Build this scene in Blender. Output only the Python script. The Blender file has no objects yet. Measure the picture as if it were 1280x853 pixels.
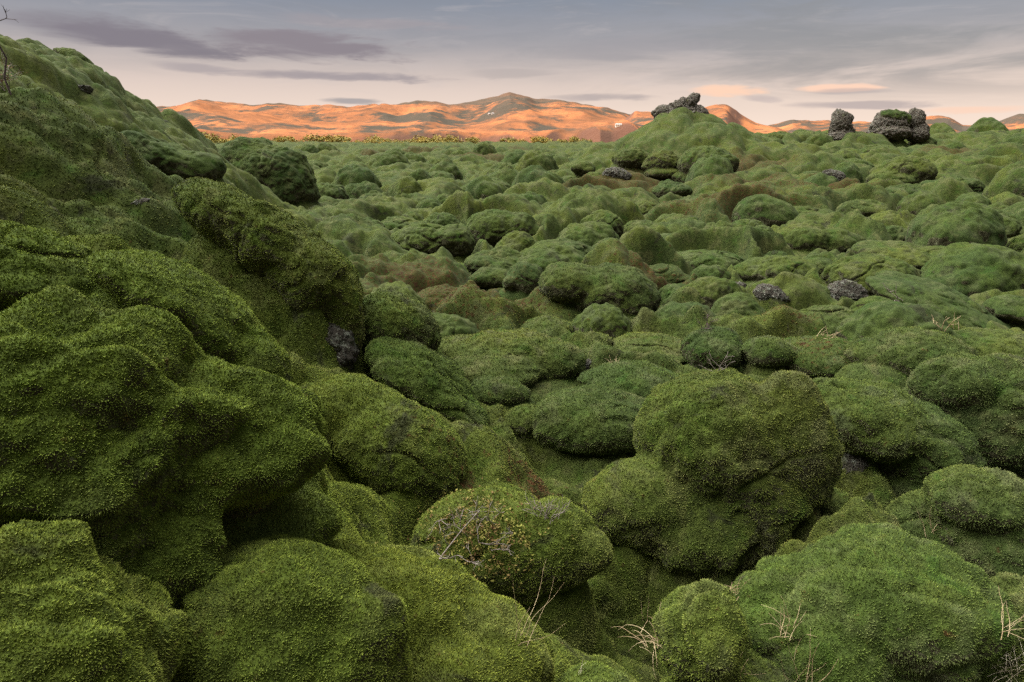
import bpy, bmesh, math, random
import numpy as np
from mathutils import Vector

NAZ, NRAD, FUZZ = 1250, 1250, 1.0
rng = np.random.default_rng(7)
random.seed(7)
R = math.radians
col = bpy.context.scene.collection
sc = bpy.context.scene

# ------------------------------------------------------------------ camera
CAMZ = 3.0
PITCH = R(16.1)
FPX = 853.3                      # focal length in pixels of the 1280 wide photograph
CAM = np.array([0.0, 0.0, CAMZ])
Fw = np.array([0, math.cos(PITCH), -math.sin(PITCH)])
Up = np.array([0, math.sin(PITCH), math.cos(PITCH)])
Rt = np.array([1.0, 0, 0])

def ray(u, v):
    return Fw + (u - 640) / FPX * Rt + (426.5 - v) / FPX * Up

cam_d = bpy.data.cameras.new('camera'); cam = bpy.data.objects.new('camera', cam_d)
cam_d.lens = 24; cam_d.sensor_width = 36; cam_d.clip_start = 0.05; cam_d.clip_end = 30000
cam.location = CAM; cam.rotation_euler = (R(90) - PITCH, 0, 0)
col.objects.link(cam); sc.camera = cam

# ------------------------------------------------------------------ noise
_perm = rng.permutation(512)
_perm = np.concatenate([_perm, _perm, _perm]).astype(np.int32)
_g2 = rng.normal(size=(512, 2)); _g2 /= np.linalg.norm(_g2, axis=1)[:, None]; _g2 = _g2.astype(np.float32)
_g3 = rng.normal(size=(512, 3)); _g3 /= np.linalg.norm(_g3, axis=1)[:, None]; _g3 = _g3.astype(np.float32)
_r1 = rng.random(512).astype(np.float32)

def fade(t): return t * t * t * (t * (t * 6 - 15) + 10)

def n2(x, y):
    xi = np.floor(x).astype(np.int32); yi = np.floor(y).astype(np.int32)
    xf = (x - xi).astype(np.float32); yf = (y - yi).astype(np.float32)
    u = fade(xf); v = fade(yf)
    def g(ix, iy, dx, dy):
        h = _perm[(_perm[(xi + ix) & 511] + yi + iy) & 511]
        G = _g2[h]
        return G[..., 0] * dx + G[..., 1] * dy
    a = g(0, 0, xf, yf); b = g(1, 0, xf - 1, yf); c = g(0, 1, xf, yf - 1); d = g(1, 1, xf - 1, yf - 1)
    return 1.5 * (a + u * (b - a) + v * (c + u * (d - c) - a - u * (b - a)))

def n3(p):
    i = np.floor(p).astype(np.int32); f = (p - i).astype(np.float32)
    w = fade(f)
    def g(a, b, c):
        h = _perm[(_perm[(_perm[(i[:, 0] + a) & 511] + i[:, 1] + b) & 511] + i[:, 2] + c) & 511]
        G = _g3[h]
        return G[:, 0] * (f[:, 0] - a) + G[:, 1] * (f[:, 1] - b) + G[:, 2] * (f[:, 2] - c)
    def L(a, b, t): return a + t * (b - a)
    x00 = L(g(0, 0, 0), g(1, 0, 0), w[:, 0]); x10 = L(g(0, 1, 0), g(1, 1, 0), w[:, 0])
    x01 = L(g(0, 0, 1), g(1, 0, 1), w[:, 0]); x11 = L(g(0, 1, 1), g(1, 1, 1), w[:, 0])
    return 1.5 * L(L(x00, x10, w[:, 1]), L(x01, x11, w[:, 1]), w[:, 2])

def domes(x, y, sx, sy, seed, k=11.0, rmin=.48, rmax=.92, hmin=.4):
    """a field of rounded humps of very different sizes, joined softly: 0 in the hollows, 1 on the highest tops"""
    X = x / sx + seed * 17.3; Y = y / sy + seed * 9.1
    xi = np.floor(X).astype(np.int32); yi = np.floor(Y).astype(np.int32)
    acc = np.full(X.shape, math.exp(0), np.float32)
    for a in (-1, 0, 1):
        for b in (-1, 0, 1):
            cx = xi + a; cy = yi + b
            h = _perm[(_perm[(cx + seed * 31) & 511] + cy) & 511]
            px = cx + .12 + .76 * _r1[h]; py = cy + .12 + .76 * _r1[(h * 7 + 3) & 511]
            q = _r1[(h * 13 + 5) & 511]
            rr = rmin + (rmax - rmin) * q
            hh = (hmin + (1 - hmin) * _r1[(h * 29 + 11) & 511]) * rr / rmax
            d2 = ((X - px) ** 2 + (Y - py) ** 2) / (rr * rr)
            e = hh * np.maximum(1.0 - d2, 0) ** .6
            acc += np.exp(k * e) - 1
    return np.log(acc) / k

# ------------------------------------------------------------------ the lie of the land
FY = [-30, -5, 0, 3, 6, 9.5, 14, 20, 28, 36, 50, 80, 400]
FX = [3.0, 3.2, 2.0, .35, -.95, -2.1, -3.2, -5.0, -8.6, -13.5, -23, -48, -320]

def smin(a, b, k):
    h = np.clip(.5 + .5 * (b - a) / k, 0, 1)
    return b + h * (a - b) - k * h * (1 - h)

def hill_s(x, y):
    return np.interp(y, FY, FX) - x

def Hbase(x, y):
    x = np.asarray(x, float); y = np.asarray(y, float)
    r = np.hypot(x, y)
    s = hill_s(x, y)
    sp = .5 * (s + np.sqrt(s * s + .5))
    hill = smin(.68 * sp, 5.7 + 0 * sp, 2.0)
    hill = hill * np.clip((600 - r) / 400, 0, 1)
    h = hill
    # gentle rise of the field away from the viewer, then down to the valley before the hills
    h = h + np.interp(r, [0, 12, 40, 120, 230, 330, 700, 1200], [0, 0, .45, 1.7, 2.6, 1.5, -12, -22])
    # ridge on the right that carries the rock stacks
    az = np.degrees(np.arctan2(x, y))
    wr = np.clip((az - 9) / 10, 0, 1); wr = wr * wr * (3 - 2 * wr)
    wr *= np.clip((95 - az) / 30, 0, 1)
    h = h + wr * np.interp(r, [0, 14, 34, 62, 75, 110, 160], [0, .0, .75, 2.05, 1.9, .5, -.3])
    # the cone of the central knoll
    d = np.hypot((x - 10.5) / 3.7, (y - 44.5) / 4.2)
    h = h + 3.35 * np.exp(-(d ** 1.7) * .75)
    d = np.hypot((x - 7.0) / 4.5, (y - 42) / 5)
    h = h + 1.0 * np.exp(-d * d)
    # the sunken gully at the foot of the hillside
    for (px, py, rad, dep) in GULLY:
        h = h - dep * np.exp(-((x - px) ** 2 + (y - py) ** 2) / (rad * rad))
    return h

GULLY = []
def Hlumps(x, y, hf=None):
    r = np.hypot(x, y); s = hill_s(x, y)
    onhill = np.clip(s / 1.6, 0, 1)
    wx = x + .36 * n2(x * .5 + 3, y * .5) + .22 * n2(x * 1.4, y * 1.4 + 8)
    wy = y + .36 * n2(x * .5 + 31, y * .5 + 7) + .22 * n2(x * 1.4 + 40, y * 1.4)
    # on the hillside the swellings run down the slope
    a = R(-52); hx = wx * math.cos(a) - wy * math.sin(a); hy = wx * math.sin(a) + wy * math.cos(a)
    L = domes(wx, wy, 2.3, 2.1, 1) * 1.3 + domes(wx, wy, 1.05, 1.0, 2) * .46 + domes(wx, wy, .52, .48, 7) * .16 + (domes(wx, wy, 6.2, 5.6, 6) - .35) * .3
    far = np.clip((r - 30) / 40, 0, 1)
    L = L + far * (domes(wx, wy, 4.4, 4.0, 3) * .8 - .3)
    Lh = domes(hx, hy, 2.9, 1.7, 4) * 1.15 + domes(hx, hy, 1.3, .85, 5) * .75 + domes(hx + .3 * n2(x * 2, y * 2), hy, .62, .42, 9) * .26 - .42
    L = L * np.interp(r, [0, 4, 12, 34, 60], [.75, .95, 1.1, 1.1, 1.1])
    h = L * (1 - onhill) + Lh * onhill - .45
    near = np.clip((r - .9) / 2.2, 0, 1)
    h = h * near - .25 * (1 - near)
    h = h + .14 * n2(x * .8, y * .8) + .05 * n2(x * 2.3 + 5, y * 2.3)
    kn = np.exp(-(((x - 10.2) / 5.5) ** 2 + ((y - 44) / 5.5) ** 2) ** 2)
    h = h * (1 - .3 * kn) - .1 * kn
    far2 = np.clip((700 - r) / 300, 0, 1)
    return h * far2

def hit(u, v, f=Hbase, tmin=.6, tmax=900):
    d = ray(u, v); t = np.exp(np.linspace(math.log(tmin), math.log(tmax), 2600))
    P = CAM + t[:, None] * d
    below = P[:, 2] < f(P[:, 0], P[:, 1])
    if not below.any(): return None
    return t[np.argmax(below)]

_g = []
for (u, v, rad, dep) in [(790, 745, .75, .75), (740, 640, .6, .40), (690, 560, .6, .35), (600, 430, .9, .35), (540, 385, 1.2, .35), (870, 770, .5, .35), (1060, 610, .6, .35), (1240, 760, .6, .4)]:
    t = hit(u, v); p = CAM + ray(u, v) * t; _g.append((p[0], p[1], rad, dep))
GULLY += _g

# ------------------------------------------------------------------ materials
def node_mat(name):
    m = bpy.data.materials.new(name); m.use_nodes = True
    nt = m.node_tree
    b = nt.nodes['Principled BSDF']
    return m, nt, b

def N(nt, t, **kw):
    n = nt.nodes.new(t)
    for k, v in kw.items():
        if k.startswith('i_'):
            key = k[2:]
            key = int(key) if key.isdigit() else key
            n.inputs[key].default_value = v
        else: setattr(n, k, v)
    return n

def noise(nt, vec, scale, detail=4, rough=.55, dist=0):
    n = N(nt, 'ShaderNodeTexNoise'); n.inputs['Scale'].default_value = scale
    n.inputs['Detail'].default_value = detail; n.inputs['Roughness'].default_value = rough
    n.inputs['Distortion'].default_value = dist
    if vec is not None: nt.links.new(vec, n.inputs['Vector'])
    return n.outputs['Fac']

def ramp(nt, fac, stops, interp='LINEAR'):
    n = N(nt, 'ShaderNodeValToRGB'); n.color_ramp.interpolation = interp
    e = n.color_ramp.elements
    while len(e) < len(stops): e.new(.5)
    for i, (p, c) in enumerate(stops):
        e[i].position = p; e[i].color = (*c, 1) if len(c) == 3 else c
    nt.links.new(fac, n.inputs['Fac']); return n.outputs['Color']

def mixc(nt, fac, a, b, blend='MIX'):
    n = N(nt, 'ShaderNodeMix', data_type='RGBA', blend_type=blend)
    for val, key in ((fac, 0), (a, 6), (b, 7)):
        if isinstance(val, (int, float)): n.inputs[key].default_value = val
        elif isinstance(val, tuple): n.inputs[key].default_value = (*val, 1)
        else: nt.links.new(val, n.inputs[key])
    return n.outputs[2]

def mth(nt, op, a, b=None, clamp=False):
    n = N(nt, 'ShaderNodeMath', operation=op, use_clamp=clamp)
    for i, v in enumerate((a, b)):
        if v is None: continue
        if isinstance(v, (int, float)): n.inputs[i].default_value = v
        else: nt.links.new(v, n.inputs[i])
    return n.outputs[0]

def mrange(nt, v, a, b, c=0, d=1, smooth=True):
    n = N(nt, 'ShaderNodeMapRange'); n.interpolation_type = 'SMOOTHSTEP' if smooth else 'LINEAR'
    n.inputs[1].default_value = a; n.inputs[2].default_value = b; n.inputs[3].default_value = c; n.inputs[4].default_value = d
    nt.links.new(v, n.inputs[0]); return n.outputs[0]

def bump(nt, h, strength, dist, normal=None):
    n = N(nt, 'ShaderNodeBump'); n.inputs['Strength'].default_value = strength; n.inputs['Distance'].default_value = dist
    nt.links.new(h, n.inputs['Height'])
    if normal is not None: nt.links.new(normal, n.inputs['Normal'])
    return n.outputs['Normal']

def moss_material():
    m, nt, b = node_mat('woolly_moss')
    P = N(nt, 'ShaderNodeNewGeometry').outputs['Position']
    tip = N(nt, 'ShaderNodeAttribute', attribute_name='tip').outputs['Fac']
    dry = N(nt, 'ShaderNodeAttribute', attribute_name='dry').outputs['Fac']
    rnd = N(nt, 'ShaderNodeAttribute', attribute_name='rnd').outputs['Fac']
    big = noise(nt, P, .55, 3, .6)
    mid = noise(nt, P, 2.7, 4, .62, .4)
    fine = noise(nt, P, 13, 5, .68)
    grain = noise(nt, P, 95, 3, .7)
    c = ramp(nt, big, [(.34, (.038, .053, .024)), (.5, (.049, .065, .0235)), (.66, (.067, .079, .024))])
    c = mixc(nt, mrange(nt, mid, .51, .63), c, (.072, .080, .044))          # greyish, drier cushions
    c = mixc(nt, mth(nt, 'MULTIPLY', mrange(nt, mid, .45, .28), .7), c, (.034, .070, .015))
    vd = N(nt, 'ShaderNodeVectorMath', operation='DISTANCE'); nt.links.new(P, vd.inputs[0]); vd.inputs[1].default_value = (-2.6, 2.6, 1.6)
    c = mixc(nt, mth(nt, 'MULTIPLY', mrange(nt, mth(nt, 'ADD', vd.outputs['Value'], mth(nt, 'MULTIPLY', big, 3.0)), 8.0, 3.0), .6), c, (.090, .117, .020))
    oi = N(nt, 'ShaderNodeObjectInfo').outputs['Random']
    c = mixc(nt, 1.0, c, ramp(nt, oi, [(0, (.86, .93, .9)), (.5, (1, 1, 1)), (1, (1.16, 1.07, 1.0))]), 'MULTIPLY')          # fresh green
    f = mixc(nt, mrange(nt, fine, .34, .68), (.70, .70, .70), (1.22, 1.21, 1.16))
    c = mixc(nt, 1.0, c, f, 'MULTIPLY')
    g = mixc(nt, mrange(nt, grain, .36, .64), (.76, .76, .74), (1.22, 1.22, 1.17))
    c = mixc(nt, .85, c, g, 'MULTIPLY')
    # bare patches where the moss has died to a dark crust
    dead = mrange(nt, noise(nt, P, 1.7, 6, .7, .6), .575, .66)
    c = mixc(nt, mth(nt, 'MULTIPLY', dead, .75), c, (.024, .022, .019))
    # rusty dwarf shrubs and heath between the mounds
    heath = ramp(nt, noise(nt, P, 9, 6, .75), [(.3, (.020, .013, .010)), (.43, (.060, .024, .015)), (.5, (.040, .050, .016)), (.6, (.075, .030, .018)), (.75, (.10, .050, .026))])
    heath2 = mrange(nt, mth(nt, 'ADD', dry, mth(nt, 'MULTIPLY', mth(nt, 'SUBTRACT', fine, .5), 3.2)), .36, .72)
    c = mixc(nt, heath2, c, heath)
    nz = N(nt, 'ShaderNodeSeparateXYZ'); nt.links.new(N(nt, 'ShaderNodeNewGeometry').outputs['Normal'], nz.inputs[0])
    bare = mth(nt, 'SUBTRACT', mth(nt, 'MULTIPLY', noise(nt, P, 1.1, 5, .65, .5), 1.5), nz.outputs[2])
    body_at = N(nt, 'ShaderNodeAttribute', attribute_name='body').outputs['Fac']
    bare = mth(nt, 'MULTIPLY', mrange(nt, bare, .66, .80), body_at)
    stone = ramp(nt, noise(nt, P, 14, 6, .75), [(.3, (.018, .015, .012)), (.5, (.055, .046, .036)), (.6, (.13, .12, .10)), (.72, (.24, .24, .21))])
    c = mixc(nt, bare, c, stone)
    # strand tips are paler and yellower than their bases
    tipc = ramp(nt, rnd, [(0, (1.7, 1.75, 1.2)), (.5, (2.0, 1.98, 1.35)), (1, (2.45, 2.35, 1.75))])
    tm = mixc(nt, tip, (.75, .75, .68), tipc)
    tm = mixc(nt, N(nt, 'ShaderNodeAttribute', attribute_name='body').outputs['Fac'], tm, (.63, .68, .44))
    c = mixc(nt, 1.0, c, tm, 'MULTIPLY')
    nt.links.new(c, b.inputs['Base Color'])
    b.inputs['Roughness'].default_value = 1
    b.inputs['Specular IOR Level'].default_value = .08
    b.inputs['Sheen Weight'].default_value = .05
    b.inputs['Sheen Roughness'].default_value = .45
    b.inputs['Sheen Tint'].default_value = (.70, .85, .40, 1)
    nn = bump(nt, fine, .55, .05)
    nn = bump(nt, grain, .75, .012, nn)
    nt.links.new(nn, b.inputs['Normal'])
    return m

def rock_material(name, dark, light, moss=.5):
    m, nt, b = node_mat(name)
    P = N(nt, 'ShaderNodeNewGeometry').outputs['Position']
    a = noise(nt, P, 6, 7, .72, .3); f = noise(nt, P, 17, 6, .75)
    c = ramp(nt, a, [(.3, dark), (.55, tuple(.5 * (x + y) for x, y in zip(dark, light))), (.72, light)])
    lich = mrange(nt, f, .52, .60)
    c = mixc(nt, mth(nt, 'MULTIPLY', lich, .5), c, (.25, .27, .21))
    mo = mrange(nt, noise(nt, P, 4.2, 5, .7), .56, .66)
    c = mixc(nt, mth(nt, 'MULTIPLY', mo, moss), c, (.070, .082, .024))
    nt.links.new(c, b.inputs['Base Color']); b.inputs['Roughness'].default_value = .95
    b.inputs['Specular IOR Level'].default_value = .2
    nn = bump(nt, a, .9, .12); nn = bump(nt, f, .8, .03, nn)
    nt.links.new(nn, b.inputs['Normal'])
    return m

def plain(name, c, rough=.9, c2=None, scale=20):
    m, nt, b = node_mat(name)
    P = N(nt, 'ShaderNodeNewGeometry').outputs['Position']
    c2 = c2 or tuple(x * .6 for x in c)
    nt.links.new(mixc(nt, mrange(nt, noise(nt, P, scale, 4, .6), .35, .65), c2, c), b.inputs['Base Color'])
    b.inputs['Roughness'].default_value = rough; b.inputs['Specular IOR Level'].default_value = .2
    return m

MOSS = moss_material()
ROCK = rock_material('lava_rock', (.020, .017, .013), (.088, .076, .058), .5)
ROCK_WARM = rock_material('scoria_rock', (.022, .017, .013), (.105, .082, .062), .5)
TWIG = plain('grey_twig', (.20, .17, .145), .9, (.10, .075, .06))
BARK = plain('dark_bark', (.085, .06, .055), .9, (.045, .03, .028))
STRAW = plain('dry_straw', (.42, .33, .19), .8, (.22, .15, .08), 8)
STRAW_PALE = plain('pale_straw', (.50, .45, .33), .8, (.30, .25, .16), 8)
LEAF_RUST = plain('rusty_leaf', (.20, .075, .045), .8, (.09, .035, .025), 25)
LEAF_MIX = plain('yellowing_leaf', (.17, .17, .030), .8, (.12, .065, .025), 14)
GOLD = plain('golden_leaf', (.32, .25, .055), .85, (.13, .13, .035), .25)
WHITE = plain('white_wall', (.60, .59, .56), .7, (.52, .51, .49), 2)
ROOF = plain('grey_roof', (.42, .40, .38), .7, (.33, .32, .31), 2)

# ------------------------------------------------------------------ mesh building
def build(name, V, faces, mat, parent=None, attrs=None, smooth=None, loc=None, link=True):
    """V (n,3); faces: list of integer arrays (m,k); smooth: one bool per array"""
    me = bpy.data.meshes.new(name)
    V = np.ascontiguousarray(V, np.float32)
    me.vertices.add(len(V)); me.vertices.foreach_set('co', V.ravel())
    faces = [np.asarray(f, np.int32) for f in faces if len(f)]
    L = sum(f.size for f in faces); Pn = sum(len(f) for f in faces)
    me.loops.add(L); me.loops.foreach_set('vertex_index', np.concatenate([f.ravel() for f in faces]))
    me.polygons.add(Pn)
    tot = np.concatenate([np.full(len(f), f.shape[1], np.int32) for f in faces])
    st = np.concatenate([[0], np.cumsum(tot)[:-1]]).astype(np.int32)
    me.polygons.foreach_set('loop_start', st)
    if smooth is None: smooth = [True] * len(faces)
    sm = np.concatenate([np.full(len(f), s, bool) for f, s in zip(faces, smooth)])
    me.update(calc_edges=True)
    me.polygons.foreach_set('use_smooth', sm)
    for k, a in (attrs or {}).items():
        at = me.attributes.new(k, 'FLOAT', 'POINT'); at.data.foreach_set('value', np.ascontiguousarray(a, np.float32))
    me.materials.append(mat)
    o = bpy.data.objects.new(name, me)
    if loc is not None: o.location = loc
    if parent is not None: o.parent = parent
    if link: col.objects.link(o)
    return o

def tag(o, label=None, cat=None, group=None, kind=None):
    if label: o['label'] = label
    if cat: o['category'] = cat
    if group: o['group'] = group
    if kind: o['kind'] = kind
    return o

_ico = {}
def ico(k):
    if k not in _ico:
        bm = bmesh.new(); bmesh.ops.create_icosphere(bm, subdivisions=k, radius=1)
        v = np.array([x.co[:] for x in bm.verts], np.float32)
        v /= np.linalg.norm(v, axis=1)[:, None]
        f = np.array([[x.index for x in q.verts] for q in bm.faces], np.int32)
        bm.free(); _ico[k] = (v, f)
    return _ico[k]

def sdf(P, lobes, k):
    D = None
    for (c, A, rad) in lobes:
        q = (P - c) @ A                      # local coords (A columns are axes)
        k0 = np.linalg.norm(q / rad, axis=1); k1 = np.linalg.norm(q / (rad * rad), axis=1)
        d = k0 * (k0 - 1) / np.maximum(k1, 1e-6)
        if D is None: D = d
        else:
            h = np.clip(.5 + .5 * (d - D) / k, 0, 1)
            D = d + h * (D - d) - k * h * (1 - h)
    return D

def trace(lobes, k, sub, centre=None):
    """wrap a ball round the soft union of the lobes"""
    dirs, faces = ico(sub)
    C = np.array([l[0] for l in lobes]); W = np.array([l[2].prod() for l in lobes])
    cen = (C * W[:, None]).sum(0) / W.sum() if centre is None else np.asarray(centre, float)
    Rm = max(np.linalg.norm(l[0] - cen) + l[2].max() for l in lobes) * 1.25
    t = np.full(len(dirs), Rm, np.float32)
    for _ in range(44):
        d = sdf(cen + dirs * t[:, None], lobes, k)
        t = np.maximum(t - .8 * d, .02 * Rm)
    return cen, dirs, faces, t

def rough_moss(P, dirs, size, amp=1.0):
    a = n3(P * (1.25 / size) + 7) * .085 * size
    a += n3(P * (2.9 / size) + 17) * .030 * size
    a += n3(P * 2.9) * .022 * amp
    a -= np.maximum(n3(P * 4.3 + 20) - .22, 0) * .075 * amp      # a few dimples
    if amp > 1.5: a += n3(P * 3.6 + 51) * .05 - np.maximum(n3(P * 2.7 + 33) - .18, 0) * .26
    a += n3(P * 9 + 3) * .011 * amp
    a += n3(P * 24 + 11) * .005 * amp
    cr = np.abs(n3(P * 1.5 + 41)); a -= .045 * np.exp(-(cr / .045) ** 2) * np.clip(n3(P * .9 + 61) * 4, 0, 1)
    a += np.abs(n3(P * (3.6 / max(size, .35)) + 71)) * .06 * min(size, 1.0)
    if size > .45: a += (np.abs(n3(P * 2.1 + 81)) - .2) * .135 * min(size, 1.0) + (np.abs(n3(P * 4.6 + 91)) - .2) * .045
    return a

# moss strands: little blades that grow out of the surface and stay in its mesh
def fuzz(V, T, density=1.0, rmax=10.0, tri_normals=None):
    """V verts, T triangles -> blade verts, blade triangles, tip, rnd"""
    A = V[T[:, 0]]; B = V[T[:, 1]]; C = V[T[:, 2]]
    cen = (A + B + C) / 3
    nr = np.cross(B - A, C - A); ar = np.linalg.norm(nr, axis=1) * .5
    nr = nr / np.maximum(ar[:, None] * 2, 1e-9)
    to = CAM - cen; d = np.linalg.norm(to, axis=1)
    zc = -(to @ Fw); xc = -(to @ Rt); yc = -(to @ Up)
    inside = (zc > .2) & (np.abs(xc) < zc * .86) & (np.abs(yc) < zc * .60) & (d < rmax)
    face = (nr * to).sum(1) / np.maximum(d, 1e-6)
    inside &= face > -.25
    inside &= V.shape[0] > 0
    dens = FUZZ * density * 35000 * np.minimum((2.2 / np.maximum(d, 1.4)) ** 1.75, 2.0)
    dens *= np.clip((rmax - d) / 6, 0, 1)
    n = dens * ar * inside
    cnt = np.floor(n + rng.random(len(n))).astype(int)
    idx = np.repeat(np.arange(len(T)), cnt)
    if len(idx) == 0: return np.zeros((0, 3)), np.zeros((0, 3), int), np.zeros(0), np.zeros(0)
    u = rng.random(len(idx)); v = rng.random(len(idx)); fl = u + v > 1; u[fl] = 1 - u[fl]; v[fl] = 1 - v[fl]
    p = A[idx] + u[:, None] * (B[idx] - A[idx]) + v[:, None] * (C[idx] - A[idx])
    nn = nr[idx]; dd = d[idx]
    ln = .0066 * (dd / 2.2) ** .6 * (.6 + .8 * rng.random(len(idx)))
    rn = rng.random(len(idx)); m = len(idx)
    e1 = np.cross(nn, rng.normal(size=nn.shape)); e1 /= np.maximum(np.linalg.norm(e1, axis=1), 1e-6)[:, None]
    e2 = np.cross(nn, e1)
    dirn = nn + rng.normal(size=nn.shape) * .30 + np.array([0, 0, .15]); dirn /= np.linalg.norm(dirn, axis=1)[:, None]
    w = (ln * .50)[:, None]; base = p - nn * (ln * .25)[:, None]
    VV = np.stack([base + e1 * w, base + (-.5 * e1 + .866 * e2) * w, base + (-.5 * e1 - .866 * e2) * w, p + dirn * ln[:, None]], 1).reshape(-1, 3)
    k4 = np.arange(m)[:, None] * 4
    T2 = np.concatenate([k4 + np.array([[0, 1, 3]]), k4 + np.array([[1, 2, 3]]), k4 + np.array([[2, 0, 3]])])
    tipv = np.tile([.3, .3, .3, 1.0], m); rn = np.repeat(rn, 4)
    return VV, T2, tipv, rn

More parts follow.
